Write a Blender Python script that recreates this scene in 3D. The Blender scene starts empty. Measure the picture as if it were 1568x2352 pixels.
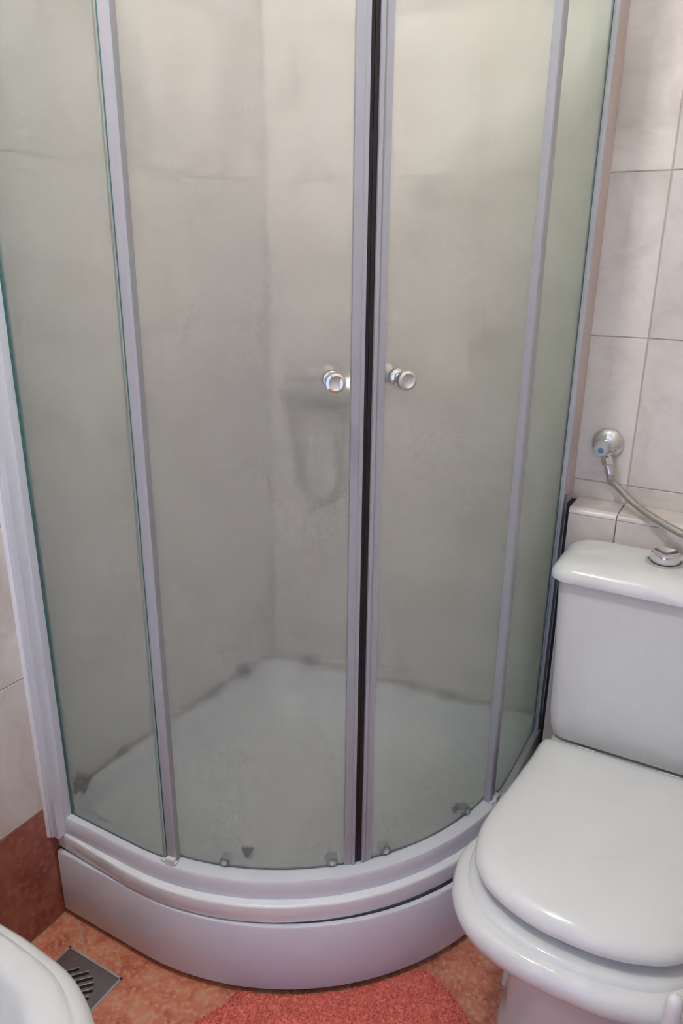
import bpy, bmesh, math, random
from mathutils import Vector, Matrix

random.seed(7)
scene = bpy.context.scene
COL = scene.collection

# ------------------------------------------------------------------ camera
CAM = Vector((1.0957, -1.5801, 1.3252))
YAW, PIT, ROLL, FPX = 0.511, 0.3358, 0.0108, 1723.17
fwd = Vector((-math.sin(YAW) * math.cos(PIT), math.cos(YAW) * math.cos(PIT), -math.sin(PIT)))
rgt = Vector((math.cos(YAW), math.sin(YAW), 0))
upv = rgt.cross(fwd)
r2 = rgt * math.cos(ROLL) + upv * math.sin(ROLL)
u2 = -rgt * math.sin(ROLL) + upv * math.cos(ROLL)
cd = bpy.data.cameras.new('camera')
cd.sensor_fit = 'VERTICAL'
cd.sensor_height = 36.0
cd.sensor_width = 24.0
cd.lens = FPX / 2352 * 36.0
cd.clip_start = 0.02
co = bpy.data.objects.new('camera', cd)
mw = Matrix((r2, u2, -fwd)).transposed().to_4x4()
mw.translation = CAM
co.matrix_world = mw
COL.objects.link(co)
scene.camera = co

# ------------------------------------------------------------------ light and exposure
w = bpy.data.worlds.new('world')
scene.world = w
w.use_nodes = True
w.cycles.sampling_method = 'NONE'
w.node_tree.nodes['Background'].inputs['Color'].default_value = (0.70, 0.78, 1.0, 1)
w.node_tree.nodes['Background'].inputs['Strength'].default_value = 0.4

dl = bpy.data.lights.new('doorway_daylight', 'AREA')      # daylight that comes in through the open doorway
dl.shape = 'RECTANGLE'
dl.size, dl.size_y = 0.72, 1.9
dl.energy = 5.0
dl.color = (0.48, 0.57, 1.0)
dlo = bpy.data.objects.new('doorway_daylight', dl)
dlo.location = (0.86, -2.13, 1.02)
dlo.rotation_euler = (math.radians(90), 0, 0)
COL.objects.link(dlo)
LAMP = Vector((0.52, -1.16, 2.35))
LAMP_WATT = 136.0
LAMP_COL = (0.94, 0.985, 1.0)

scene.view_settings.view_transform = 'Standard'
scene.view_settings.look = 'None'
scene.view_settings.gamma = 1.0
scene.view_settings.use_curve_mapping = False
scene.view_settings.exposure = 0.0

cy = scene.cycles
cy.max_bounces = 6
cy.diffuse_bounces = 3
cy.glossy_bounces = 3
cy.transmission_bounces = 6
cy.transparent_max_bounces = 10
cy.caustics_reflective = False
cy.sample_clamp_indirect = 0.0
cy.blur_glossy = 4.0
cy.use_adaptive_sampling = True
cy.adaptive_threshold = 0.14

# ------------------------------------------------------------------ materials
def new_mat(name):
    m = bpy.data.materials.new(name)
    m.use_nodes = True
    nt = m.node_tree
    return m, nt, nt.nodes, nt.links, nt.nodes['Principled BSDF'], nt.nodes['Material Output']


def plain(name, col, rough=0.4, metal=0.0, var=0.04, scale=14.0, bump=0.0, bscale=60.0, spec=0.5, coat=0.0):
    m, nt, N, L, P, O = new_mat(name)
    tc = N.new('ShaderNodeTexCoord')
    no = N.new('ShaderNodeTexNoise')
    no.inputs['Scale'].default_value = scale
    no.inputs['Detail'].default_value = 2
    L.new(tc.outputs['Object'], no.inputs['Vector'])
    mx = N.new('ShaderNodeMix')
    mx.data_type = 'RGBA'
    L.new(no.outputs['Fac'], mx.inputs[0])
    mx.inputs[6].default_value = (*[c * (1 - var) for c in col], 1)
    mx.inputs[7].default_value = (*[min(1, c * (1 + var)) for c in col], 1)
    L.new(mx.outputs[2], P.inputs['Base Color'])
    P.inputs['Roughness'].default_value = rough
    P.inputs['Metallic'].default_value = metal
    P.inputs['Specular IOR Level'].default_value = spec
    P.inputs['Coat Weight'].default_value = coat
    P.inputs['Coat Roughness'].default_value = 0.05
    if bump:
        n2 = N.new('ShaderNodeTexNoise')
        n2.inputs['Scale'].default_value = bscale
        n2.inputs['Detail'].default_value = 3
        L.new(tc.outputs['Object'], n2.inputs['Vector'])
        b = N.new('ShaderNodeBump')
        b.inputs['Strength'].default_value = bump
        b.inputs['Distance'].default_value = 0.002
        L.new(n2.outputs['Fac'], b.inputs['Height'])
        L.new(b.outputs['Normal'], P.inputs['Normal'])
    return m


def tile_mat(name, cols, rough, s1=7.0, s2=30.0, tint=0.06, fleck=None):
    """mottled glazed tile; every tile takes its own offset into the pattern"""
    m, nt, N, L, P, O = new_mat(name)
    tc = N.new('ShaderNodeTexCoord')
    oi = N.new('ShaderNodeObjectInfo')
    off = N.new('ShaderNodeVectorMath')
    off.operation = 'MULTIPLY_ADD'
    sc = N.new('ShaderNodeCombineXYZ')
    for k in range(3):
        L.new(oi.outputs['Random'], sc.inputs[k])
    L.new(sc.outputs[0], off.inputs[0])
    off.inputs[1].default_value = (37, 19, 53)
    L.new(tc.outputs['Object'], off.inputs[2])
    n1 = N.new('ShaderNodeTexNoise')
    n1.inputs['Scale'].default_value = s1
    n1.inputs['Detail'].default_value = 4
    n1.inputs['Roughness'].default_value = 0.65
    n1.inputs['Distortion'].default_value = 0.6
    L.new(off.outputs[0], n1.inputs['Vector'])
    r = N.new('ShaderNodeValToRGB')
    e = r.color_ramp.elements
    pos = [0.28, 0.5, 0.72]
    e[0].position = pos[0]
    e[0].color = (*cols[0], 1)
    e[1].position = pos[2]
    e[1].color = (*cols[2], 1)
    k = e.new(pos[1])
    k.color = (*cols[1], 1)
    L.new(n1.outputs['Fac'], r.inputs[0])
    out = r.outputs[0]
    n2 = N.new('ShaderNodeTexNoise')
    n2.inputs['Scale'].default_value = s2
    n2.inputs['Detail'].default_value = 2
    L.new(off.outputs[0], n2.inputs['Vector'])
    if fleck:
        r2_ = N.new('ShaderNodeValToRGB')
        r2_.color_ramp.elements[0].position = 0.50
        r2_.color_ramp.elements[0].color = (0, 0, 0, 1)
        r2_.color_ramp.elements[1].position = 0.68
        r2_.color_ramp.elements[1].color = (1, 1, 1, 1)
        L.new(n2.outputs['Fac'], r2_.inputs[0])
        mm = N.new('ShaderNodeMath')
        mm.operation = 'MULTIPLY'
        mm.inputs[1].default_value = 0.75
        L.new(r2_.outputs[0], mm.inputs[0])
        mx = N.new('ShaderNodeMix')
        mx.data_type = 'RGBA'
        L.new(mm.outputs[0], mx.inputs[0])
        L.new(out, mx.inputs[6])
        mx.inputs[7].default_value = (*fleck, 1)
        out = mx.outputs[2]
    hsv = N.new('ShaderNodeHueSaturation')
    mr = N.new('ShaderNodeMapRange')
    mr.inputs['To Min'].default_value = 1 - tint
    mr.inputs['To Max'].default_value = 1 + tint
    L.new(oi.outputs['Random'], mr.inputs['Value'])
    L.new(mr.outputs[0], hsv.inputs['Value'])
    L.new(out, hsv.inputs['Color'])
    L.new(hsv.outputs[0], P.inputs['Base Color'])
    P.inputs['Roughness'].default_value = rough
    b = N.new('ShaderNodeBump')
    b.inputs['Strength'].default_value = 0.12
    b.inputs['Distance'].default_value = 0.001
    L.new(n2.outputs['Fac'], b.inputs['Height'])
    L.new(b.outputs['Normal'], P.inputs['Normal'])
    return m


def frosted_mat():
    m, nt, N, L, P, O = new_mat('frosted_glass')
    N.remove(P)
    tc = N.new('ShaderNodeTexCoord')
    no = N.new('ShaderNodeTexNoise')
    no.inputs['Scale'].default_value = 900
    no.inputs['Detail'].default_value = 2
    L.new(tc.outputs['Object'], no.inputs['Vector'])
    bp = N.new('ShaderNodeBump')
    bp.inputs['Strength'].default_value = 0.10
    bp.inputs['Distance'].default_value = 0.0006
    L.new(no.outputs['Fac'], bp.inputs['Height'])
    rf = N.new('ShaderNodeBsdfRefraction')
    rf.inputs['Color'].default_value = (0.97, 0.985, 0.965, 1)
    rf.inputs['Roughness'].default_value = 0.36
    rf.inputs['IOR'].default_value = 1.09
    tr = N.new('ShaderNodeBsdfTranslucent')
    tr.inputs['Color'].default_value = (0.90, 0.93, 0.89, 1)
    df = N.new('ShaderNodeBsdfDiffuse')
    df.inputs['Color'].default_value = (0.78, 0.81, 0.79, 1)
    gl = N.new('ShaderNodeBsdfGlossy')
    gl.inputs['Roughness'].default_value = 0.38
    L.new(bp.outputs['Normal'], gl.inputs['Normal'])
    lw = N.new('ShaderNodeLayerWeight')       # longer way through the green glass at a slant
    lw.inputs['Blend'].default_value = 0.16
    for nd, c0, c1 in ((rf, (0.995, 0.99, 0.965), (0.62, 0.88, 0.76)), (tr, (0.99, 0.99, 0.97), (0.62, 0.88, 0.76)), (df, (0.87, 0.90, 0.91), (0.70, 0.83, 0.79))):
        mc_ = N.new('ShaderNodeMix')
        mc_.data_type = 'RGBA'
        L.new(lw.outputs['Facing'], mc_.inputs[0])
        mc_.inputs[6].default_value = (*c0, 1)
        mc_.inputs[7].default_value = (*c1, 1)
        L.new(mc_.outputs[2], nd.inputs['Color'])
    m1 = N.new('ShaderNodeMixShader')
    m1.inputs[0].default_value = 0.26
    L.new(rf.outputs[0], m1.inputs[1])
    L.new(tr.outputs[0], m1.inputs[2])
    m2 = N.new('ShaderNodeMixShader')
    m2.inputs[0].default_value = 0.12
    L.new(m1.outputs[0], m2.inputs[1])
    L.new(df.outputs[0], m2.inputs[2])
    fr = N.new('ShaderNodeLayerWeight')
    fr.inputs['Blend'].default_value = 0.22
    mr = N.new('ShaderNodeMapRange')
    mr.inputs['To Min'].default_value = 0.015
    mr.inputs['To Max'].default_value = 0.30
    L.new(fr.outputs['Fresnel'], mr.inputs['Value'])
    m3 = N.new('ShaderNodeMixShader')
    L.new(mr.outputs[0], m3.inputs[0])
    L.new(m2.outputs[0], m3.inputs[1])
    L.new(gl.outputs[0], m3.inputs[2])
    L.new(m3.outputs[0], O.inputs['Surface'])
    return m


def clear_side_mat():
    m, nt, N, L, P, O = new_mat('smooth_glass_side')
    N.remove(P)
    t = N.new('ShaderNodeBsdfTransparent')
    t.inputs['Color'].default_value = (0.98, 0.995, 0.985, 1)
    L.new(t.outputs[0], O.inputs['Surface'])
    return m


def glow_mat(name, col, strength):
    m, nt, N, L, P, O = new_mat(name)
    P.inputs['Base Color'].default_value = (0.9, 0.9, 0.88, 1)
    P.inputs['Emission Color'].default_value = (*col, 1)
    P.inputs['Emission Strength'].default_value = strength
    m.cycles.emission_sampling = 'NONE'
    return m


MT = {}
MT['beige'] = tile_mat('beige_tile', [(0.63, 0.55, 0.49), (0.79, 0.71, 0.645), (0.85, 0.785, 0.725)], 0.28)
MT['red'] = tile_mat('red_tile', [(0.23, 0.055, 0.04), (0.40, 0.115, 0.075), (0.46, 0.19, 0.12)], 0.32, 9.0, 60.0, 0.05, (0.50, 0.21, 0.13))
MT['floor_red'] = tile_mat('red_floor_tile', [(0.42, 0.09, 0.055), (0.70, 0.24, 0.14), (0.76, 0.38, 0.24)], 0.34, 26.0, 110.0, 0.05, (0.78, 0.44, 0.28))
MT['grout_wall'] = plain('wall_grout', (0.56, 0.47, 0.41), 0.8)
MT['grout_floor'] = plain('floor_grout', (0.62, 0.38, 0.28), 0.85)
MT['plaster'] = plain('plaster', (0.74, 0.70, 0.64), 0.8)
MT['acrylic'] = plain('white_acrylic', (0.90, 0.90, 0.90), 0.16, var=0.015, spec=0.5)
MT['skirt'] = plain('white_skirt', (0.77, 0.75, 0.81), 0.20, var=0.02, scale=5)
MT['frame'] = plain('white_frame', (0.76, 0.76, 0.80), 0.30, var=0.02)
MT['post'] = plain('lavender_grey_profile', (0.42, 0.412, 0.44), 0.32, var=0.02)
MT['ceramic'] = plain('white_ceramic', (0.80, 0.80, 0.78), 0.07, var=0.01, spec=0.6)
MT['plastic'] = plain('white_plastic', (0.81, 0.81, 0.79), 0.16, var=0.01)
MT['silicone'] = plain('pinkish_silicone', (0.66, 0.53, 0.48), 0.45)
MT['chrome'] = plain('chrome', (0.78, 0.78, 0.79), 0.09, 1.0, var=0.03)
MT['steel'] = plain('brushed_steel', (0.36, 0.35, 0.35), 0.36, 0.9, var=0.12, scale=40)
MT['bright_steel'] = plain('bright_steel', (0.72, 0.71, 0.69), 0.3, 0.6)
MT['black'] = plain('black_rubber_and_shade', (0.012, 0.010, 0.010), 0.5, var=0.1)
MT['grey_plastic'] = plain('grey_plastic', (0.46, 0.45, 0.46), 0.35)
MT['roller_grey'] = plain('roller_grey', (0.22, 0.22, 0.21), 0.3)
MT['clip'] = plain('dark_grey_plastic', (0.12, 0.12, 0.12), 0.4)
MT['mould'] = plain('dark_mould', (0.055, 0.045, 0.035), 0.9)
MT['glass_edge'] = plain('green_glass_edge', (0.05, 0.155, 0.135), 0.12, var=0.05)
MT['hose'] = plain('grey_braided_hose', (0.40, 0.36, 0.31), 0.38, 0.35, var=0.2, scale=400, bump=0.5, bscale=500)
MT['blue'] = plain('blue_mark', (0.04, 0.25, 0.38), 0.4)
MT['mat'] = plain('coral_pile', (0.93, 0.235, 0.17), 0.95, var=0.16, scale=45, bump=0.6, bscale=180)
MT['frost'] = frosted_mat()
MT['clear'] = clear_side_mat()
MT['glow'] = glow_mat('lamp_glow', LAMP_COL, 60.0)

# ------------------------------------------------------------------ helpers
def mesh_obj(name, verts, faces, mat, parent=None, smooth=False, mats=None, fm=None, loc=(0, 0, 0)):
    me = bpy.data.meshes.new(name)
    me.from_pydata([tuple(v) for v in verts], [], faces)
    for x in (mats or [mat]):
        me.materials.append(MT[x])
    if fm:
        for p, i in zip(me.polygons, fm):
            p.material_index = i
    bm = bmesh.new()
    bm.from_mesh(me)
    bmesh.ops.recalc_face_normals(bm, faces=bm.faces)
    bm.to_mesh(me)
    bm.free()
    if smooth:
        me.polygons.foreach_set('use_smooth', [True] * len(me.polygons))
        try:
            me.set_sharp_from_angle(angle=math.radians(38))
        except Exception:
            pass
    o = bpy.data.objects.new(name, me)
    o.location = loc
    COL.objects.link(o)
    if parent is not None:
        o.parent = parent
    return o


def tag(o, label=None, cat=None, group=None, kind=None):
    if label: o['label'] = label
    if cat: o['category'] = cat
    if group: o['group'] = group
    if kind: o['kind'] = kind
    return o


def thing(name, label, cat, loc=(0, 0, 0), group=None):
    o = bpy.data.objects.new(name, None)
    o.empty_display_size = 0.05
    o.location = loc
    COL.objects.link(o)
    return tag(o, label, cat, group)


def box_vf(x0, x1, y0, y1, z0, z1):
    v = [(x, y, z) for z in (z0, z1) for y in (y0, y1) for x in (x0, x1)]
    f = [(0, 2, 3, 1), (4, 5, 7, 6), (0, 1, 5, 4), (2, 6, 7, 3), (0, 4, 6, 2), (1, 3, 7, 5)]
    return v, f


def box(name, x0, x1, y0, y1, z0, z1, mat, parent=None, bevel=0.0, seg=2):
    v, f = box_vf(x0, x1, y0, y1, z0, z1)
    o = mesh_obj(name, v, f, mat, parent)
    if bevel:
        bm = bmesh.new()
        bm.from_mesh(o.data)
        bmesh.ops.bevel(bm, geom=list(bm.edges), offset=bevel, segments=seg, affect='EDGES', profile=0.5)
        bm.to_mesh(o.data)
        bm.free()
        o.data.polygons.foreach_set('use_smooth', [True] * len(o.data.polygons))
        o.data.set_sharp_from_angle(angle=math.radians(50))
    return o


def merge(*vfs):
    V, F = [], []
    for v, f in vfs:
        n = len(V)
        V += list(v)
        F += [tuple(i + n for i in q) for q in f]
    return V, F


def loft(rings, cap0=True, cap1=True):
    n = len(rings[0])
    assert all(len(r) == n for r in rings), [len(r) for r in rings]
    V = [p for r in rings for p in r]
    F = []
    for k in range(len(rings) - 1):
        for i in range(n):
            j = (i + 1) % n
            F.append((k * n + i, k * n + j, (k + 1) * n + j, (k + 1) * n + i))
    if cap0: F.append(tuple(range(n - 1, -1, -1)))
    if cap1: F.append(tuple((len(rings) - 1) * n + i for i in range(n)))
    return V, F


def lathe(profile, n=32, origin=(0, 0, 0), axis=(0, 0, 1), caps=True):
    """profile: list of (radius, height along axis)"""
    a = Vector(axis).normalized()
    t = Vector((1, 0, 0)) if abs(a.x) < 0.8 else Vector((0, 1, 0))
    e1 = a.cross(t).normalized()
    e2 = a.cross(e1)
    o = Vector(origin)
    rings = []
    for r, h in profile:
        rings.append([o + a * h + (e1 * math.cos(2 * math.pi * i / n) + e2 * math.sin(2 * math.pi * i / n)) * max(r, 1e-5) for i in range(n)])
    return loft(rings, caps, caps)


def catmull(pts, per=10):
    out = []
    P = [Vector(p) for p in pts]
    P = [P[0] * 2 - P[1]] + P + [P[-1] * 2 - P[-2]]
    for i in range(1, len(P) - 2):
        for k in range(per):
            t = k / per
            a, b, c, d = P[i - 1:i + 3]
            out.append(0.5 * ((2 * b) + (c - a) * t + (2 * a - 5 * b + 4 * c - d) * t * t + (-a + 3 * b - 3 * c + d) * t ** 3))
    out.append(P[-2])
    return out


def tube(path, r, n=12, radii=None):
    path = [Vector(p) for p in path]
    rings = []
    prev = None
    for i, p in enumerate(path):
        d = (path[min(i + 1, len(path) - 1)] - path[max(i - 1, 0)]).normalized()
        if prev is None:
            t = Vector((0, 0, 1)) if abs(d.z) < 0.9 else Vector((1, 0, 0))
            e1 = d.cross(t).normalized()
        else:
            e1 = (prev - d * prev.dot(d)).normalized()
        prev = e1
        e2 = d.cross(e1)
        rr = radii[i] if radii else r
        rings.append([p + (e1 * math.cos(2 * math.pi * k / n) + e2 * math.sin(2 * math.pi * k / n)) * rr for k in range(n)])
    return loft(rings)


def rrect(x0, x1, y0, y1, r, z, n=8):
    """rounded rectangle ring, counter-clockwise"""
    out = []
    for cx, cy, a0 in ((x1 - r, y1 - r, 0), (x0 + r, y1 - r, 90), (x0 + r, y0 + r, 180), (x1 - r, y0 + r, 270)):
        for k in range(n + 1):
            a = math.radians(a0 + 90 * k / n)
            out.append((cx + r * math.cos(a), cy + r * math.sin(a), z))
    return out


# ------------------------------------------------------------------ the room
RX, RY, RZ = 1.32, -2.10, 2.50
ZR, TH = 0.277, 0.2975          # top of the red base row, height of a beige tile row
TW = 0.20
JX, JY = 0.885, -0.75           # one vertical joint on the back wall and on the left wall
G = 0.0018                      # joint width


def struct(o):
    o['kind'] = 'structure'
    return o


tile_cache = {}


def tile(parent, axis, a0, a1, b0, b1, mat, face, th=0.005, bev=0.0012, flip=1):
    """one tile: axis 'y' lies in a plane y=face (a=x, b=z), 'x' in x=face (a=y, b=z), 'z' in z=face (a=x, b=y)"""
    wa, wb = round(a1 - a0 - G, 5), round(b1 - b0 - G, 5)
    if wa < 0.004 or wb < 0.004:
        return
    key = (axis, wa, wb, mat, flip, th)
    if key not in tile_cache:
        h = []
        for s, d in ((0.0, th), (0.0, bev), (bev, 0.0)):
            q = [(-wa / 2 + s, -wb / 2 + s), (wa / 2 - s, -wb / 2 + s), (wa / 2 - s, wb / 2 - s), (-wa / 2 + s, wb / 2 - s)]
            if axis == 'y':
                h.append([(x, d * flip, y) for x, y in q])
            elif axis == 'x':
                h.append([(-d * flip, x, y) for x, y in q])
            else:
                h.append([(x, y, -d * flip) for x, y in q])
        v, f = loft(h)
        o = mesh_obj('tile', v, f, mat)
        tile_cache[key] = o.data
    else:
        o = bpy.data.objects.new('tile', tile_cache[key])
        COL.objects.link(o)
    ca, cb = (a0 + a1) / 2, (b0 + b1) / 2
    o.location = {'y': (ca, face, cb), 'x': (face, ca, cb), 'z': (ca, cb, face)}[axis]
    o.parent = parent
    return o


def cuts(lo, hi, j, step):
    k0 = math.ceil((lo - j) / step - 1e-6)
    c = [lo]
    while j + k0 * step < hi - 1e-6:
        if j + k0 * step > lo + 1e-6:
            c.append(j + k0 * step)
        k0 += 1
    return c + [hi]


# floor: rotated tiling, visible tiles whole, laid as separate pieces
floor = struct(box('floor', -0.05, RX + 0.05, RY - 0.05, 0.05, -0.06, -0.0012, 'grout_floor'))
FX = [0.001, 0.60, 1.20, RX - 0.001]
FY = [RY + 0.001, -1.62, -1.02, -0.42, -0.001]


def floor_piece(P):
    c = Vector((sum(q[0] for q in P) / len(P), sum(q[1] for q in P) / len(P)))
    Q = [(q[0] - c.x, q[1] - c.y) for q in P]
    v, f = loft([[(x, y, -0.004) for x, y in Q], [(x, y, -0.0006) for x, y in Q], [(x * 0.998, y * 0.998, 0.0) for x, y in Q]])
    mesh_obj('tile', v, f, 'floor_red', floor, loc=(c.x, c.y, 0))


g = 0.0024
for i, (a0, a1) in enumerate(zip(FX, FX[1:])):
    for j, (b0, b1) in enumerate(zip(FY, FY[1:])):
        if i == 0 and j == 2:      # the tile at the floor drain is cut along a slanting joint
            floor_piece([(a0, b0 + g), (0.121, b0 + g), (0.121, -0.8555), (a0, -0.7785)])
            floor_piece([(0.126, b0 + g), (a1 - g, b0 + g), (a1 - g, b1 - g), (a0, b1 - g), (a0, -0.7735), (0.126, -0.8535)])
        else:
            floor_piece([(a0 + g, b0 + g), (a1 - g, b0 + g), (a1 - g, b1 - g), (a0 + g, b1 - g)])

# left wall
wl = struct(box('wall_left', -0.08, -0.0018, RY - 0.05, 0.05, -0.06, RZ, 'grout_wall'))
zc = [0.0] + [ZR + k * TH for k in range(0, 8)]
zc = [z for z in zc if z < RZ - 0.03] + [RZ]
yc = cuts(RY, -0.001, JY, TW)
for a0, a1 in zip(yc, yc[1:]):
    for k, (b0, b1) in enumerate(zip(zc, zc[1:])):
        tile(wl, 'x', a0, a1, b0, b1, 'red' if k == 0 else 'beige', 0.0)
# back wall
wb = struct(box('wall_back', -0.05, RX + 0.05, 0.0018, 0.08, -0.06, RZ, 'grout_wall'))
xc = cuts(0.001, RX, JX, TW)
for a0, a1 in zip(xc, xc[1:]):
    for k, (b0, b1) in enumerate(zip(zc, zc[1:])):
        tile(wb, 'y', a0, a1, b0, b1, 'red' if k == 0 else 'beige', 0.0)
# right wall, front wall with its doorway, ceiling
struct(box('wall_right', RX, RX + 0.08, RY - 0.05, 0.05, -0.06, RZ, 'plaster'))
v, f = merge(box_vf(-0.05, 0.48, RY - 0.08, RY, -0.06, RZ), box_vf(1.24, RX + 0.05, RY - 0.08, RY, -0.06, RZ), box_vf(0.48, 1.24, RY - 0.08, RY, 2.02, RZ))
struct(mesh_obj('wall_front', v, f, 'plaster'))
struct(box('ceiling', -0.05, RX + 0.05, RY - 0.05, 0.05, RZ, RZ + 0.06, 'plaster'))

# tiled ledge behind the toilet
LX0, LY, LZ = 0.790, -0.085, 0.834
led = struct(box('wall_ledge', LX0 + 0.005, RX, LY + 0.0062, 0.001, 0.0, LZ - 0.0062, 'grout_wall'))
xs = cuts(LX0, RX, JX, TW)
zs_ = [0.0, 0.24, 0.5375, LZ - 0.011]
for a0, a1 in zip(xs, xs[1:]):
    for k, (b0, b1) in enumerate(zip(zs_, zs_[1:])):
        tile(led, 'y', a0, a1, b0, b1, 'beige', LY, th=0.0055)
    tile(led, 'z', a0, a1, LY + 0.011, 0.0, 'beige', LZ, th=0.0055)
# black strip standing in for shade in the gap between ledge and shower channel
box('joint_shade', 0.7770, LX0 + 0.004, -0.045, -0.003, 0.23, LZ - 0.006, 'black', led)
# quarter-round tile edge along the front of the ledge
for a0, a1 in zip(xs, xs[1:]):
    ringA, ringB = [], []
    r = 0.011
    q = [(LY + r - r * math.cos(t), LZ - r + r * math.sin(t)) for t in [math.pi / 2 * k / 6 for k in range(7)]] + [(LY + r, LZ - 0.008), (LY + 0.006, LZ - 0.010)]
    for (yy, zz) in q:
        ringA.append((a0 + G / 2, yy, zz))
        ringB.append((a1 - G / 2, yy, zz))
    v, f = loft([ringA, ringB])
    mesh_obj('edge_tile', v, f, 'beige', led, smooth=True)

# ------------------------------------------------------------------ shower enclosure and tray
GX, GY, GR = 0.757, 0.775, 0.56
CXC, CYC = GX - GR, GY - GR


def path_pt(u, off, sx=GX, sy=GY, R=GR):
    """u 0..1 straight along the left panel, 1..2 the quarter arc, 2..3 straight along the right panel"""
    cx, cy, r = sx - R, sy - R, R - off
    if u <= 1: return (cx * u, -(sy - off))
    if u <= 2:
        a = math.radians(-90 + 90 * (u - 1))
        return (cx + r * math.cos(a), -cy + r * math.sin(a))
    return (sx - off, -cy + cy * (u - 2))


def usamples(u0, u1, dens=40):
    us = {u0, u1}
    for k in (1.0, 2.0):
        if u0 < k < u1: us.add(k)
    a, b = max(u0, 1.0), min(u1, 2.0)
    if b > a:
        n = max(1, int((b - a) * dens))
        for k in range(n + 1): us.add(a + (b - a) * k / n)
    return sorted(us)


def sweep(section, u0, u1, dens=40, **kw):
    rings = []
    for u in usamples(u0, u1, dens):
        rings.append([(*path_pt(u, o, **kw), z) for o, z in section])
    return loft(rings)


def usweep(name, section, u0, u1, mat, parent, smooth=True, dens=40, **kw):
    v, f = sweep(section, u0, u1, dens, **kw)
    return mesh_obj(name, v, f, mat, parent, smooth)


def ang(a):
    return 1 + (a + 90) / 90.0


# ---- tray
tray = thing('shower_tray', 'white quarter-round shower tray with curved front panel on the red floor', 'shower tray', (0.4, -0.4, 0))


def at_tray(o):
    o.parent = tray
    o.location = Vector(o.location) - tray.location
    return o


def ring(off, m, z, cr=0.05):
    pts = []
    u0 = (m / CXC)
    for u in usamples(u0, 3 - m / CYC, 36):
        t = min(1.0, max(0.0, (u - 0.5) / 0.8))
        t = t * t * (3 - 2 * t)
        pts.append((*path_pt(u, off + (0.012 * (1 - t) if off < 0 else 0)), z))
    for k in range(7):
        a = math.radians(0 + 90 * k / 6)
        # rounded back corner
        pts.append((m + cr - cr * math.sin(a), -m - cr + cr * math.cos(a), z))
    return pts


rings = [ring(-0.018, 0.003, 0.120, 0.006), ring(-0.018, 0.003, 0.1705, 0.006), ring(-0.030, 0.003, 0.1710, 0.006), ring(-0.031, 0.003, 0.1725, 0.006), ring(-0.031, 0.003, 0.2035, 0.006), ring(-0.0302, 0.003, 0.2065, 0.006), ring(-0.0282, 0.003, 0.2081, 0.006),
         ring(-0.0262, 0.003, 0.2085, 0.006), ring(0.030, 0.035, 0.2085, 0.02), ring(0.040, 0.045, 0.204, 0.03), ring(0.055, 0.06, 0.16, 0.06), ring(0.07, 0.075, 0.150, 0.07), ring(0.10, 0.105, 0.143, 0.07), ring(0.17, 0.17, 0.140, 0.05)]
v, f = loft(rings, True, True)
at_tray(mesh_obj('basin', v, f, 'acrylic', smooth=True))
# raised flange where the tray meets the tiled walls
rings = []
for (d, z) in ((0.003, 0.2085), (0.003, 0.272), (0.010, 0.274), (0.014, 0.270), (0.020, 0.2085)):
    rings.append([(d, -0.76, z), (d, -d - 0.03, z), (d + 0.009, -d - 0.009, z), (d + 0.03, -d, z), (0.75, -d, z)])
V = [p for r in rings for p in r]
F = []
n = 5
for k in range(len(rings) - 1):
    for i in range(n - 1):
        F.append((k * n + i, k * n + i + 1, (k + 1) * n + i + 1, (k + 1) * n + i))
F.append(tuple(k * n for k in range(len(rings))))
F.append(tuple(k * n + 4 for k in range(len(rings))))
trim = struct(mesh_obj('trim_1', V, F, 'acrylic'))
# front panel
sk = dict(sx=0.800, sy=0.8017, R=0.580)
sec = [(0.006, 0.016), (-0.0005, 0.0155), (-0.0015, 0.018), (-0.0015, 0.1635), (0.000, 0.1665), (0.003, 0.1675), (0.0085, 0.167), (0.0085, 0.016)]
v, f = sweep(sec, 0.03, 2.58, 60, **sk)
at_tray(mesh_obj('front_panel', v, f, 'skirt', smooth=True))
# feet of the tray, in the dark behind the front panel
for (x, y) in ((0.1, -0.7), (0.55, -0.55), (0.7, -0.1), (0.12, -0.12)):
    v, f = lathe([(0.02, 0.0), (0.02, 0.012), (0.009, 0.014), (0.009, 0.12)], 12, (x, y, 0))
    at_tray(mesh_obj('foot', v, f, 'clip', smooth=True))
v, f = lathe([(0.045, 0.139), (0.045, 0.144), (0.040, 0.147), (0.012, 0.148), (0.0, 0.148)], 32, (0.40, -0.40, 0))
at_tray(mesh_obj('waste_cover', v, f, 'plastic', smooth=True))
# black mould in the joint above the flange
for (x, y, l, d, wd) in ((0.001, -0.13, 0.05, 'x', .014), (0.001, -0.25, 0.075, 'x', .010), (0.001, -0.56, 0.03, 'x', .008), (0.001, -0.715, 0.06, 'x', .016), (0.11, -0.001, 0.045, 'y', .014), (0.39, -0.001, 0.03, 'y', .008), (0.475, -0.001, 0.035, 'y', .010)):
    pts = []
    for k in range(9):
        t = k / 8 - 0.5
        s = (y if d == 'x' else x) + t * l
        z = 0.2775 + 0.003 * math.sin(k * 2.3)
        pts.append((0.006, s, z) if d == 'x' else (s, -0.006, z))
    rad = [1.35 * wd * (0.25 + 0.75 * math.sin(math.pi * (k + .5) / 9)) * (0.7 + 0.3 * math.sin(k * 1.9)) for k in range(9)]
    v, f = tube(pts, 0.004, 8, rad)
    mesh_obj('mould_patch', v, f, 'mould', trim, smooth=True)

# ---- enclosure
ZT = 1.94
enc = thing('shower_enclosure', 'frosted glass quarter-round shower enclosure with white frame on white tray', 'shower enclosure', (0.4, -0.4, 0.2085))


def at_enc(o):
    o.parent = enc
    o.location = Vector(o.location) - enc.location
    return o


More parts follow.
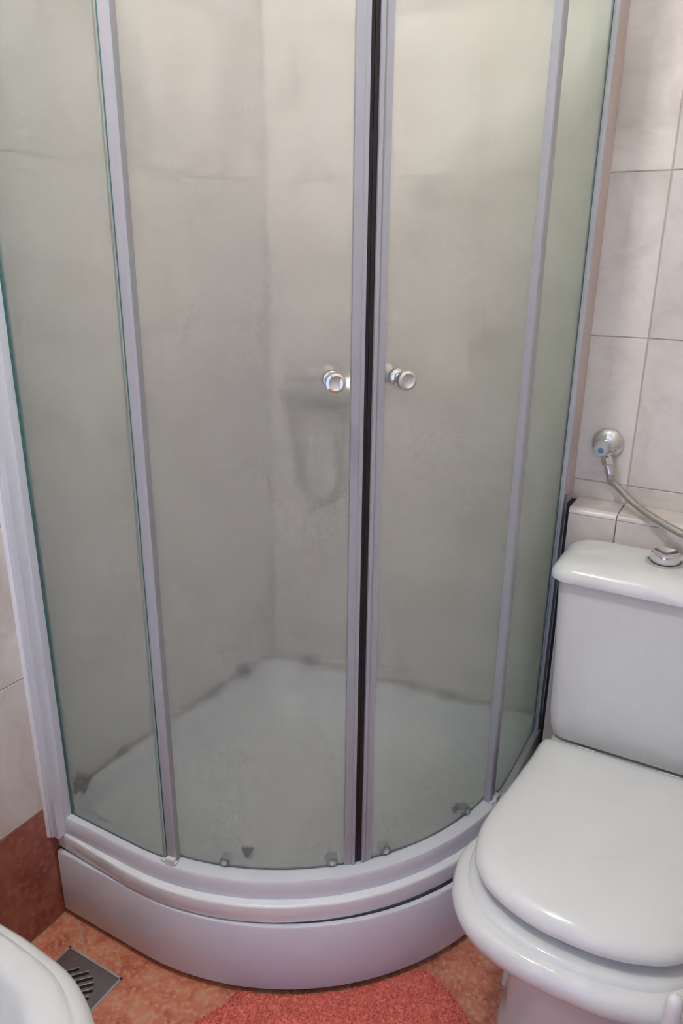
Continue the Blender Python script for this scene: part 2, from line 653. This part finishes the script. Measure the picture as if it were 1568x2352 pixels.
# bottom and top rails
sec = [(-0.0145, 0.2085), (-0.0155, 0.213), (-0.0150, 0.2435), (-0.0125, 0.2480), (-0.008, 0.2488), (0.0135, 0.2488), (0.024, 0.2470), (0.024, 0.2085)]
at_enc(usweep('bottom_rail', sec, 0.10, 2.93, 'frame', None, dens=60))
sec = [(-0.014, ZT - 0.005), (-0.015, ZT), (-0.014, ZT + 0.035), (-0.010, ZT + 0.038), (0.026, ZT + 0.038), (0.026, ZT - 0.005)]
at_enc(usweep('top_rail', sec, 0.06, 2.93, 'frame', None, dens=60))
# wall channels
v, f = merge(box_vf(0.0, 0.024, -0.8085, -0.760, 0.2085, ZT + 0.04), box_vf(0.024, 0.0295, -0.790, -0.760, 0.2085, ZT + 0.04), box_vf(0.0, 0.010, -0.8125, -0.8085, 0.2085, ZT + 0.04))
o = at_enc(mesh_obj('wall_channel', v, f, 'frame'))
v, f = merge(box_vf(0.742, 0.766, -0.027, 0.0, 0.2085, ZT + 0.04), box_vf(0.742, 0.760, -0.032, -0.027, 0.2085, ZT + 0.04))
at_enc(mesh_obj('wall_channel', v, f, 'frame'))
v, f = loft([[(0.766, 0.0, z), (0.766, -0.016, z), (0.7705, -0.0135, z), (0.7765, -0.004, z), (0.7775, 0.0, z)] for z in (0.838, 1.2, ZT + 0.03)])
at_enc(mesh_obj('silicone_bead', v, f, 'silicone', smooth=True))
v, f = loft([[(0.0, -0.8125, z), (0.006, -0.8125, z), (0.004, -0.8150, z), (0.0, -0.8165, z)] for z in (0.2087, 1.0, ZT + 0.03)])
at_enc(mesh_obj('silicone_bead', v, f, 'acrylic', smooth=True))


def pane(name, off, u0, u1, z0, z1, label=None, th=0.005, e0=True, e1=True, ew=0.0035):
    """a glass pane bent along the path: rough outer face, smooth inner face, green cut edges"""
    us = usamples(u0, u1, 44)
    V, F, FM = [], [], []
    for u in us:
        for o_, z in ((off, z0), (off, z1), (off + th, z1), (off + th, z0)):
            V.append((*path_pt(u, o_), z))
    n = 4
    for k in range(len(us) - 1):
        a, b = k * n, (k + 1) * n
        F += [(a, b, b + 1, a + 1), (a + 1, b + 1, b + 2, a + 2), (a + 2, b + 2, b + 3, a + 3), (a + 3, b + 3, b, a)]
        FM += [0, 2, 1, 2]
    F += [(0, 1, 2, 3), tuple((len(us) - 1) * n + i for i in (3, 2, 1, 0))]
    FM += [2, 2]
    o = at_enc(mesh_obj(name, V, F, None, None, smooth=True, mats=['frost', 'clear', 'glass_edge'], fm=FM))
    if label: o['label'] = label
    return o


def du(length, u):
    """path parameter step for a length in metres"""
    if u < 1: return length / CXC
    if u < 2: return length / (GR * math.pi / 2)
    return length / CYC


U_L, U_R = 1.094, 1.898          # where the fixed panes end at the two posts
ZB = 0.250
fl = pane('fixed_pane', 0.0, 0.15, U_L, 0.2488, ZT, 'frosted fixed pane beside the left wall')
fr = pane('fixed_pane', 0.0, U_R, 2.86, 0.2488, ZT, 'narrow frosted fixed pane beside the toilet')


def strip(name, u0, u1, o0, o1, z0, z1, mat, parent, bev=0.0):
    v, f = sweep([(o0, z0), (o0, z1), (o1, z1), (o1, z0)], u0, u1, 60)
    o = mesh_obj(name, v, f, mat, None, smooth=True)
    o.parent = parent
    o.location = -(Vector(enc.location)) if parent is enc else Vector((0, 0, 0))
    return o


# green edge lines of the fixed panes (sub-parts of the panes)
strip('pane_edge', 0.150, 0.150 + du(0.006, 0.5), -0.0006, 0.0056, 0.2495, ZT - .006, 'glass_edge', fl)
strip('pane_edge', U_L - du(0.0035, 1.5), U_L, -0.0006, 0.0056, 0.2495, ZT - .006, 'glass_edge', fl)
strip('pane_edge', U_R, U_R + du(0.0040, 1.5), -0.0008, 0.0058, 0.2495, ZT - .006, 'glass_edge', fr)
strip('pane_edge', 2.86 - du(0.0045, 2.5), 2.86, -0.0008, 0.0058, 0.2495, ZT - .006, 'glass_edge', fr)
# posts between fixed panes and doors
pw = du(0.0185, 1.5)
ZP = 0.2488


def post(u0, u1):
    sec_us = [u0 + (u1 - u0) * k / 6 for k in range(7)]
    rings = []
    for z in (ZP, ZT):
        outer = [(*path_pt(u, -0.004 if 0 < k < 6 else -0.002), z) for k, u in enumerate(sec_us)]
        inner = [(*path_pt(u, 0.0115), z) for u in reversed(sec_us)]
        rings.append(outer + inner)
    v, f = loft(rings)
    return at_enc(mesh_obj('post', v, f, 'post', smooth=True))


post(U_L, U_L + pw)
post(U_R - pw, U_R)
# white end stops on the rail at the posts
for (ua, ub) in ((U_L - 0.012, U_L + pw * 1.15), (U_R - pw * 1.15, U_R + 0.012)):
    v, f = merge(sweep([(-0.012, 0.2488), (-0.012, 0.262), (0.011, 0.262), (0.011, 0.2488)], ua + 0.014, ub - 0.004, 30),
                 sweep([(-0.010, 0.2488), (-0.010, 0.254), (-0.002, 0.254), (-0.002, 0.2488)], ua, ub, 30))
    at_enc(mesh_obj('end_stop', v, f, 'plastic'))
# sliding doors
DO = 0.0135
A_MID = -44.45
HB = 0.72                         # half the black seal, degrees
PWD = 1.95                        # frame strip, degrees


def knob(parent, a, z, zoff=0.0):
    c = Vector((*path_pt(ang(a), DO), z))
    n = Vector((math.cos(math.radians(a)), math.sin(math.radians(a)), 0))
    v, f = lathe([(0.0, -0.001), (0.0125, -0.001), (0.0125, 0.003), (0.0100, 0.004), (0.0075, 0.006), (0.0068, 0.014), (0.0078, 0.019), (0.0120, 0.024), (0.0148, 0.028), (0.0150, 0.034),
                  (0.0140, 0.0365), (0.0105, 0.0380), (0.0085, 0.0368), (0.0, 0.0362)], 32, c, n, False)
    k = mesh_obj('knob', v, f, 'chrome', parent, smooth=True)
    ci = Vector((*path_pt(ang(a), DO + 0.005), z))
    v, f = lathe([(0.0, 0.0), (0.0125, 0.0), (0.0125, 0.003), (0.0075, 0.006), (0.007, 0.014), (0.0145, 0.026), (0.0150, 0.034), (0.0, 0.036)], 24, ci, -n, False)
    mesh_obj('inner_knob', v, f, 'chrome', parent, smooth=True)


def roller(parent, a, z=0.2585):
    c = Vector((*path_pt(ang(a), DO + 0.005), z))
    n = Vector((math.cos(math.radians(a)), math.sin(math.radians(a)), 0))
    v, f = lathe([(0.0, -0.0075), (0.0050, -0.0075), (0.0075, -0.006), (0.0085, -0.0052), (0.0085, 0.0), (0.0115, 0.001), (0.0115, 0.004), (0.009, 0.005), (0.009, 0.008), (0.0115, 0.009), (0.0115, 0.012), (0.0, 0.013)], 24, c, -n, False)
    o = mesh_obj('roller', v, f, 'grey_plastic', parent, smooth=True)
    v, f = lathe([(0.0085, 0.0040), (0.0088, 0.0062), (0.0078, 0.0070), (0.0050, 0.0066), (0.0048, 0.0082), (0.0, 0.0090)], 20, c, n, False)
    # flat bolt head on the outer face
    mesh_obj('roller_bolt', v, f, 'roller_grey', parent, smooth=True)
    v, f = lathe([(0.0046, 0.0078), (0.0046, 0.0090), (0.0036, 0.0098), (0.0, 0.0100)], 16, c, n, False)
    mesh_obj('bolt_cap', v, f, 'bright_steel', parent, smooth=True)


for side in (0, 1):
    if side == 0:
        u0, u1 = ang(-83.5), ang(A_MID - HB - 0.15)
        fs = (ang(A_MID - HB - PWD), ang(A_MID - HB))
        ko, rol = -50.2, (-70.5, -49.5)
        lab = 'left sliding door of curved frosted glass'
        seal = (ang(A_MID - HB), ang(A_MID - 0.04))
    else:
        u0, u1 = ang(A_MID + HB + 0.15), ang(-7.0)
        fs = (ang(A_MID + HB), ang(A_MID + HB + PWD))
        ko, rol = -39.6, (-38.5, -17.25)
        lab = 'right sliding door of curved frosted glass'
        seal = (ang(A_MID + 0.04), ang(A_MID + HB))
    d = pane('sliding_door', DO, u0, u1, ZB, ZT, lab)
    wdt = fs[1] - fs[0]
    # clear-grey edge profile with a raised lip, then the black magnetic seal
    lip = (fs[1] - wdt * 0.30, fs[1]) if side == 0 else (fs[0], fs[0] + wdt * 0.30)
    strip('edge_profile', fs[0], fs[1], DO - 0.0022, DO + 0.0075, ZB, ZT, 'post', d)
    strip('profile_lip', lip[0], lip[1], DO - 0.0045, DO - 0.0020, ZB, ZT, 'post', d)
    strip('magnetic_seal', seal[0], seal[1], DO + 0.001, DO + 0.010, ZB, ZT, 'black', d)
    knob(d, ko, 1.148)
    for a in rol: roller(d, a)
# small dark clips that show through the glass at the foot of the panes
for (x, y, a) in ((0.372, -0.645, -68), (0.075, -0.728, -90), (0.668, -0.335, -14)):
    n = Vector((math.cos(math.radians(a)), math.sin(math.radians(a)), 0))
    t = Vector((-n.y, n.x, 0))
    c = Vector((x, y, 0.2085))
    tri = [(-0.012, 0.020), (0.012, 0.020), (0.003, 0.0), (-0.003, 0.0)]
    v, f = loft([[c + t * p + Vector((0, 0, q)) + n * e for p, q in tri] for e in (-0.004, 0.004)])
    at_enc(mesh_obj('guide_clip', v, f, 'clip'))

# ------------------------------------------------------------------ shower mixer behind the glass
mix = thing('shower_mixer', 'chrome shower mixer with hose blurred behind the left glass door', 'shower mixer', (0.155, 0.0, 1.02))


def at(root, o):
    o.parent = root
    o.location = Vector(o.location) - root.location
    return o


v, f = tube([(0.085, -0.055, 1.02), (0.095, -0.055, 1.02), (0.215, -0.055, 1.02), (0.225, -0.055, 1.02)], 0.02, 20, [0.020, 0.029, 0.029, 0.020])
at(mix, mesh_obj('body', v, f, 'chrome', smooth=True))
for x in (0.105, 0.205):
    v, f = lathe([(0.030, 0.0), (0.030, 0.006), (0.018, 0.016), (0.012, 0.02), (0.012, 0.05)], 24, (x, -0.0005, 1.02), (0, -1, 0))
    at(mix, mesh_obj('wall_union', v, f, 'chrome', smooth=True))
v, f = lathe([(0.020, 0.0), (0.023, 0.012), (0.024, 0.03), (0.014, 0.038), (0.0, 0.04)], 24, (0.155, -0.06, 1.035), (0, -0.25, 1))
hd = at(mix, mesh_obj('handle', v, f, 'chrome', smooth=True))
v, f = tube([(0.155, -0.075, 1.068), (0.152, -0.11, 1.085), (0.150, -0.15, 1.096), (0.150, -0.16, 1.098)], 0.008, 12, [0.010, 0.009, 0.008, 0.004])
at(mix, mesh_obj('lever', v, f, 'chrome', smooth=True))
hp = catmull([(0.18, -0.055, 1.0), (0.215, -0.06, 0.93), (0.225, -0.06, 0.82), (0.19, -0.055, 0.75), (0.13, -0.05, 0.77), (0.095, -0.045, 0.90), (0.075, -0.045, 1.0)], 8)
v, f = tube(hp, 0.0075, 10)
at(mix, mesh_obj('shower_hose', v, f, 'hose', smooth=True))

# ------------------------------------------------------------------ toilet
toi = thing('toilet', 'white ceramic toilet with closed lid and close-coupled cistern beside the shower', 'toilet', (0.99, -0.45, 0))
TX = 0.99


def outline(half, z, per=8, sx=1.0, cy=None, sy=1.0):
    """half: (half width, y) control points from the back to the front tip; mirrored"""
    c = catmull([(a, b, 0) for a, b in half], per)
    L = [(TX - p.x * sx, (p.y if cy is None else cy + (p.y - cy) * sy), z) for p in c]
    R_ = [(TX + p.x * sx, (p.y if cy is None else cy + (p.y - cy) * sy), z) for p in reversed(c[:-1])]
    return L + R_


bowl_top = [(0.135, -0.275), (0.140, -0.36), (0.160, -0.46), (0.193, -0.545), (0.206, -0.605), (0.188, -0.682), (0.141, -0.736), (0.072, -0.760), (0.0, -0.765)]
base = [(0.105, -0.30), (0.110, -0.36), (0.112, -0.42), (0.115, -0.48), (0.116, -0.52), (0.108, -0.575), (0.080, -0.612), (0.040, -0.630), (0.0, -0.634)]


def blend(t, z, s=1.0):
    return outline([(a0 * (1 - t) + b0 * t, a1 * (1 - t) + b1 * t) for (a0, a1), (b0, b1) in zip(bowl_top, base)], z, sx=s)


def inset(half, d, z):
    if d > 0.05:
        r0 = inset(half, 0.046, z)
        k = 1 - (d - 0.046) / 0.16
        return [(TX + (p[0] - TX) * k, -0.55 + (p[1] + 0.55) * k, z) for p in r0]
    return outline([(max(0.0, a - d) if a > 0 else 0.0, b + d * min(1.0, max(0.0, (-b - 0.5) / 0.25))) for a, b in half], z)


rings = [blend(1.0, 0.0, 1.12), blend(1.0, 0.02, 1.10), blend(1.0, 0.05, 1.0), blend(0.98, 0.14), blend(0.88, 0.21), blend(0.66, 0.265), blend(0.38, 0.305), blend(0.16, 0.328),
         blend(0.03, 0.340), blend(0.0, 0.352), blend(0.0, 0.362), inset(bowl_top, 0.004, 0.372), inset(bowl_top, 0.011, 0.378), inset(bowl_top, 0.0205, 0.3795), inset(bowl_top, 0.0225, 0.3845), inset(bowl_top, 0.026, 0.3875),
         inset(bowl_top, 0.034, 0.389), inset(bowl_top, 0.046, 0.389), inset(bowl_top, 0.07, 0.386), inset(bowl_top, 0.09, 0.34), inset(bowl_top, 0.11, 0.26)]
v, f = loft(rings)
at(toi, mesh_obj('bowl', v, f, 'ceramic', smooth=True))
# side wing of the pedestal
for s in (-1, 1):
    rings = []
    for z, wv in ((0.0, 0.145), (0.08, 0.143), (0.17, 0.136), (0.23, 0.11)):
        rings.append([(TX + s * 0.09, -0.30, z), (TX + s * wv, -0.31, z), (TX + s * wv, -0.46, z), (TX + s * (wv - 0.008), -0.50, z), (TX + s * 0.09, -0.52, z)])
    v, f = loft(rings)
    at(toi, mesh_obj('pedestal_wing', v, f, 'ceramic', smooth=True))
# deck below the cistern
rings = [rrect(TX - 0.13, TX + 0.13, -0.33, -0.10, 0.03, z) for z in (0.0, 0.30)] + [rrect(TX - 0.15, TX + 0.15, -0.36, -0.10, 0.03, z) for z in (0.345, 0.388)] + [rrect(TX - 0.14, TX + 0.14, -0.35, -0.105, 0.03, 0.395)]
v, f = loft(rings)
at(toi, mesh_obj('cistern_deck', v, f, 'ceramic', smooth=True))
# seat under the lid
lid_half = [(0.130, -0.292), (0.148, -0.2935), (0.157, -0.306), (0.160, -0.36), (0.170, -0.46), (0.179, -0.54), (0.180, -0.595), (0.166, -0.650), (0.135, -0.690), (0.091, -0.714), (0.046, -0.726), (0.0, -0.729)]


def lid_ring(d, z):
    if d > 0.045:
        r0 = lid_ring(0.042, z)
        k = 1 - (d - 0.042) / 0.13
        cyy = -0.52
        return [(TX + (p[0] - TX) * k, cyy + (p[1] - cyy) * k, z) for p in r0]
    pts = []
    for a, b in lid_half:
        k = min(1.0, max(0.0, (-b - 0.52) / 0.2))
        kb = min(1.0, max(0.0, (0.36 + b) / 0.06))
        pts.append((max(0.0, a - d) if a > 0 else 0.0, b + d * k - d * kb))
    r = outline(pts, z)
    return r


rings = [lid_ring(0.030, 0.388), lid_ring(0.020, 0.390), lid_ring(0.017, 0.402), lid_ring(0.020, 0.4075), lid_ring(0.04, 0.409)]
v, f = loft(rings)
at(toi, mesh_obj('seat', v, f, 'plastic', smooth=True))
rings = [lid_ring(0.010, 0.4075), lid_ring(0.0015, 0.4085), lid_ring(0.0, 0.413), lid_ring(0.001, 0.420), lid_ring(0.005, 0.4275), lid_ring(0.012, 0.4335), lid_ring(0.024, 0.4385), lid_ring(0.042, 0.4415), lid_ring(0.075, 0.4435), lid_ring(0.12, 0.4448)]
v, f = loft(rings)
at(toi, mesh_obj('lid', v, f, 'plastic', smooth=True))
for s in (-1, 1):
    v, f = tube([(TX + s * 0.075 - 0.018, -0.283, 0.411), (TX + s * 0.075 + 0.018, -0.283, 0.411)], 0.009, 14)
    at(toi, mesh_obj('hinge', v, f, 'plastic', smooth=True))
# cistern
CX0, CX1 = TX - 0.172, TX + 0.172
rings = []
for (d, z, r) in ((0.030, 0.3985, 0.03), (0.016, 0.405, 0.035), (0.0115, 0.420, 0.035), (0.010, 0.445, 0.034), (0.005, 0.60, 0.032), (0.0, 0.735, 0.030), (0.0, 0.7485, 0.03)):
    rings.append(rrect(CX0 + d, CX1 - d, -0.262 + d * 0.7, -0.105, r, z, 6))
v, f = loft(rings)
at(toi, mesh_obj('cistern', v, f, 'ceramic', smooth=True))
rings = []
for (d, z, r) in ((0.006, 0.7495, 0.034), (0.001, 0.7510, 0.037), (0.0, 0.7560, 0.038), (0.0015, 0.7640, 0.038), (0.007, 0.7730, 0.038), (0.016, 0.7800, 0.036), (0.030, 0.7850, 0.030), (0.05, 0.7875, 0.02)):
    rings.append(rrect(TX - 0.186 + d, TX + 0.186 - d, -0.277 + d, -0.100 - d * 0.4, r, z, 8))
v, f = loft(rings)
cl = at(toi, mesh_obj('cistern_lid', v, f, 'ceramic', smooth=True))
BTN = (0.991, -0.172)
v, f = lathe([(0.034, 0.786), (0.034, 0.7885), (0.032, 0.7895), (0.0285, 0.7895), (0.0275, 0.7865)], 40, (BTN[0], BTN[1], 0))
bt = at(toi, mesh_obj('button_ring', v, f, 'grey_plastic', smooth=True))
v, f = lathe([(0.0255, 0.786), (0.0270, 0.800), (0.0265, 0.8060), (0.0235, 0.8075), (0.0130, 0.8030), (0.0, 0.8015)], 40, (BTN[0], BTN[1], 0), (0, 0, 1), False)
at(toi, mesh_obj('flush_button', v, f, 'chrome', smooth=True))

# ------------------------------------------------------------------ stop valve and hose on the back wall
sv = thing('stop_valve', 'chrome stop valve with blue dot on the beige tiled wall', 'valve', (0.836, 0.0, 0.957))
VX, VZ = 0.836, 0.957
v, f = lathe([(0.0315, 0.0), (0.0318, 0.003), (0.029, 0.008), (0.020, 0.013), (0.012, 0.016)], 40, (VX, -0.0003, VZ), (0, -1, 0))
at(sv, mesh_obj('rosette', v, f, 'chrome', smooth=True))
v, f = lathe([(0.0105, 0.008), (0.0105, 0.030), (0.0125, 0.032), (0.0125, 0.044), (0.009, 0.048)], 24, (VX, 0, VZ), (0, -1, 0))
at(sv, mesh_obj('valve_body', v, f, 'chrome', smooth=True))
v, f = lathe([(0.010, 0.044), (0.0145, 0.047), (0.0160, 0.053), (0.0155, 0.066), (0.0130, 0.0715), (0.0, 0.0735)], 24, (VX, 0, VZ), (0, -1, 0), False)
hk = at(sv, mesh_obj('handle', v, f, 'grey_plastic', smooth=True))
v, f = lathe([(0.0050, 0.0722), (0.0050, 0.0738), (0.0040, 0.0748), (0.0, 0.0750)], 20, (VX, 0, VZ), (0, -1, 0), False)
o = mesh_obj('blue_dot', v, f, 'blue', hk, smooth=True)
nd = Vector((0.35, -0.12, -1)).normalized()
v, f = lathe([(0.008, 0.004), (0.0095, 0.012), (0.0095, 0.020), (0.0120, 0.022), (0.0120, 0.036), (0.009, 0.040)], 6, (VX, -0.038, VZ), nd)
at(sv, mesh_obj('outlet_nut', v, f, 'chrome', smooth=False))
e = Vector((VX, -0.038, VZ)) + nd * 0.040
hp = catmull([e, e + nd * 0.03, (0.872, -0.062, 0.888), (0.915, -0.085, 0.862), (0.965, -0.112, 0.845), (1.03, -0.135, 0.828), (1.10, -0.145, 0.812), (1.165, -0.150, 0.795), (1.195, -0.165, 0.77), (1.185, -0.175, 0.72)], 8)
v, f = tube(hp, 0.0070, 14)
hs = mesh_obj('supply_hose', v, f, 'hose', smooth=True)
tag(hs, 'grey braided water hose curving from the wall valve over the ledge', 'hose')
v, f = tube([e - nd * 0.004, e + nd * 0.002, e + nd * 0.016, e + nd * 0.020], 0.008, 14, [0.0085, 0.0085, 0.0080, 0.0066])
fe = mesh_obj('crimp_sleeve', v, f, 'chrome', hs, smooth=True)

# ------------------------------------------------------------------ bidet at the lower left
bid = thing('bidet', 'white ceramic bidet rim and bowl cut off by the frame beside left wall', 'bidet', (0.3, -1.268, 0))
BYC = -1.268
bx = [(0.006, 0.155), (0.05, 0.165), (0.15, 0.176), (0.25, 0.182), (0.33, 0.182), (0.42, 0.172), (0.50, 0.134), (0.55, 0.085), (0.575, 0.04), (0.582, 0.0)]


def bout(d, z, k=1.0, x0=0.0):
    c = catmull([(max(x0 + 0.006, 0.006) if i == 0 else a - d * min(1.0, max(0.0, (a - 0.2) / 0.3)) + (d if a < 0.1 else 0), max(0.0, b * k - d), 0) for i, (a, b) in enumerate(bx)], 8)
    if d > 0.03:
        c = [Vector((max(p.x, 0.09 + d), p.y, 0)) for p in c]
    return [(p.x, BYC - p.y, z) for p in c] + [(p.x, BYC + p.y, z) for p in reversed(c[:-1])]


rings = [bout(0.09, 0.0), bout(0.09, 0.12), bout(0.08, 0.22), bout(0.04, 0.30), bout(0.012, 0.345), bout(0.002, 0.362), bout(0.0, 0.374), bout(0.0025, 0.384), bout(0.009, 0.391),
         bout(0.016, 0.3935), bout(0.0185, 0.3938), bout(0.0205, 0.3962), bout(0.026, 0.399), bout(0.034, 0.400), bout(0.047, 0.3995), bout(0.055, 0.397), bout(0.061, 0.390), bout(0.067, 0.37), bout(0.085, 0.33), bout(0.11, 0.28), bout(0.13, 0.262)]
v, f = loft(rings)
at(bid, mesh_obj('bowl', v, f, 'ceramic', smooth=True))

# ------------------------------------------------------------------ floor drain
dr = thing('floor_drain', 'square steel floor drain with diagonal slots in the red floor', 'drain', (0.147, -0.925, 0))
dx0, dx1, dy0, dy1 = 0.076, 0.218, -0.996, -0.854
v, f = merge(box_vf(dx0, dx1, dy1 - 0.004, dy1, 0.0002, 0.0030), box_vf(dx0, dx1, dy0, dy0 + 0.004, 0.0002, 0.0030), box_vf(dx0, dx0 + 0.004, dy0, dy1, 0.0002, 0.0030), box_vf(dx1 - 0.004, dx1, dy0, dy1, 0.0002, 0.0030))
at(dr, mesh_obj('frame', v, f, 'bright_steel'))
pl = at(dr, box('plate', dx0 + 0.005, dx1 - 0.005, dy0 + 0.005, dy1 - 0.005, 0.0002, 0.0022, 'steel'))
dc = Vector((0.150, -0.922, 0))
ca, sa = math.cos(math.radians(47)), math.sin(math.radians(47))
for k in range(-3, 4):
    c = dc + Vector((sa, -ca, 0)) * (k * 0.0135)
    h = math.sqrt(max(0.0001, 0.044 ** 2 - (k * 0.0135) ** 2))
    for wq, zz, mt, dn, nm in ((0.0030, 0.0026, 'black', 0.0, 'slot'), (0.0011, 0.0030, 'bright_steel', -0.0040, 'slot_edge')):
        q = []
        for s, t in ((-1, -1), (1, -1), (1, 1), (-1, 1)):
            p = c + Vector((ca, sa, 0)) * (h * s) + Vector((sa, -ca, 0)) * (wq * t + dn)
            q.append(p)
        v, f = loft([[(p.x, p.y, z) for p in q] for z in (0.0015, zz)])
        o = mesh_obj(nm, v, f, mt)
        o.parent = pl
        o.location = Vector((0, 0, 0)) 

# ------------------------------------------------------------------ bath mat
mt_edge = []
outl = [(0.398, -0.90), (0.402, -0.855), (0.425, -0.805)]
for a in range(-69, -37, 4):
    aa = math.radians(a)
    outl.append((0.220 + 0.588 * math.cos(aa), -0.2217 + 0.588 * math.sin(aa)))
outl += [(0.705, -0.560), (0.735, -0.560), (0.775, -0.575), (0.815, -0.600), (0.850, -0.640), (0.880, -0.70), (0.895, -0.80), (0.88, -0.93), (0.84, -1.06), (0.76, -1.17), (0.66, -1.21), (0.56, -1.19), (0.46, -1.10), (0.41, -1.0)]
cl_ = catmull([(x, y, 0) for x, y in outl + [outl[0]]], 4)[:-1]
mc = Vector((sum(p.x for p in cl_) / len(cl_), sum(p.y for p in cl_) / len(cl_), 0))
bmt = thing('bath_mat', 'coral red fluffy bath mat lying in front of the shower', 'bath mat', (mc.x, mc.y, 0))
rings = []
for s, z in ((0.99, 0.001), (1.0, 0.004), (0.995, 0.009), (0.975, 0.0125), (0.90, 0.014), (0.7, 0.014), (0.4, 0.014)):
    rings.append([((p.x - mc.x) * s, (p.y - mc.y) * s, z) for p in cl_])
v, f = loft(rings)
mesh_obj('backing', v, f, 'mat', bmt, smooth=True)


def inside(x, y):
    c = False
    n = len(cl_)
    for i in range(n):
        a, b = cl_[i], cl_[(i + 1) % n]
        if (a.y > y) != (b.y > y) and x < (b.x - a.x) * (y - a.y) / (b.y - a.y) + a.x:
            c = not c
    return c


V, F = [], []
cnt = 0
while cnt < 26000:
    x, y = random.uniform(0.38, 0.92), random.uniform(-1.0, -0.54)
    if not inside(x, y): continue
    dsk = math.hypot(x - 0.22, y + 0.2217)
    if dsk < 0.583: continue
    cnt += 1
    r = random.uniform(0.0020, 0.0034)
    h = random.uniform(0.003, 0.0065)
    lx, ly = random.gauss(0, 0.003), random.gauss(0, 0.003)
    if dsk < 0.60:
        lx, ly, h = abs(lx), -abs(ly), h * 0.7
    a0 = random.random() * 6.28
    n = len(V)
    for k in range(3):
        V.append((x - mc.x + r * math.cos(a0 + k * 2.094), y - mc.y + r * math.sin(a0 + k * 2.094), 0.0115))
    V.append((x - mc.x + lx, y - mc.y + ly, 0.0125 + h))
    F += [(n, n + 1, n + 3), (n + 1, n + 2, n + 3), (n + 2, n, n + 3)]
me = bpy.data.meshes.new('pile')
me.from_pydata(V, [], F)
me.materials.append(MT['mat'])
po = bpy.data.objects.new('pile', me)
COL.objects.link(po)
po.parent = bmt
po['kind'] = 'stuff'

# ------------------------------------------------------------------ toilet brush at the right edge
tb = thing('toilet_brush', 'white toilet brush handle standing in front of the toilet bowl', 'toilet brush', (1.128, -0.815, 0))
v, f = lathe([(0.050, 0.0), (0.052, 0.004), (0.047, 0.10), (0.044, 0.125), (0.041, 0.126), (0.041, 0.02), (0.0, 0.02)], 32, (1.128, -0.815, 0), (0, 0, 1), False)
at(tb, mesh_obj('holder', v, f, 'plastic', smooth=True))
v, f = tube([(1.128, -0.815, 0.10), (1.128, -0.815, 0.20), (1.128, -0.815, 0.30), (1.128, -0.815, 0.47), (1.128, -0.815, 0.484), (1.128, -0.815, 0.491), (1.128, -0.815, 0.4945), (1.128, -0.815, 0.496)], 0.01, 20, [0.007, 0.0075, 0.0085, 0.0105, 0.0098, 0.0080, 0.0052, 0.0012])
at(tb, mesh_obj('handle', v, f, 'plastic', smooth=True))
v, f = lathe([(0.0, 0.03), (0.032, 0.035), (0.035, 0.09), (0.02, 0.105), (0.0, 0.108)], 20, (1.128, -0.815, 0), (0, 0, 1), False)
at(tb, mesh_obj('brush_head', v, f, 'plastic', smooth=True))

# ------------------------------------------------------------------ ceiling lamp
lp = thing('ceiling_lamp', 'round white globe lamp on the ceiling', 'lamp', (LAMP.x, LAMP.y, RZ))
v, f = lathe([(0.045, RZ - 0.0005), (0.048, RZ - 0.01), (0.040, RZ - 0.03), (0.030, RZ - 0.06), (0.030, RZ - 0.085)], 32, (LAMP.x, LAMP.y, 0))
at(lp, mesh_obj('lamp_base', v, f, 'plastic', smooth=True))
GRr = 0.038
prof = [(GRr * math.sin(math.pi * k / 16), LAMP.z - GRr * math.cos(math.pi * k / 16)) for k in range(17)]
v, f = lathe(prof, 32, (LAMP.x, LAMP.y, 0), (0, 0, 1), False)
at(lp, mesh_obj('lamp_globe', v, f, 'glow', smooth=True))
ld = bpy.data.lights.new('lamp_light', 'POINT')
ld.energy = LAMP_WATT
ld.color = LAMP_COL
ld.shadow_soft_size = 0.042
lo = bpy.data.objects.new('lamp_light', ld)
lo.location = (0, 0, LAMP.z - RZ)
COL.objects.link(lo)
lo.parent = lp
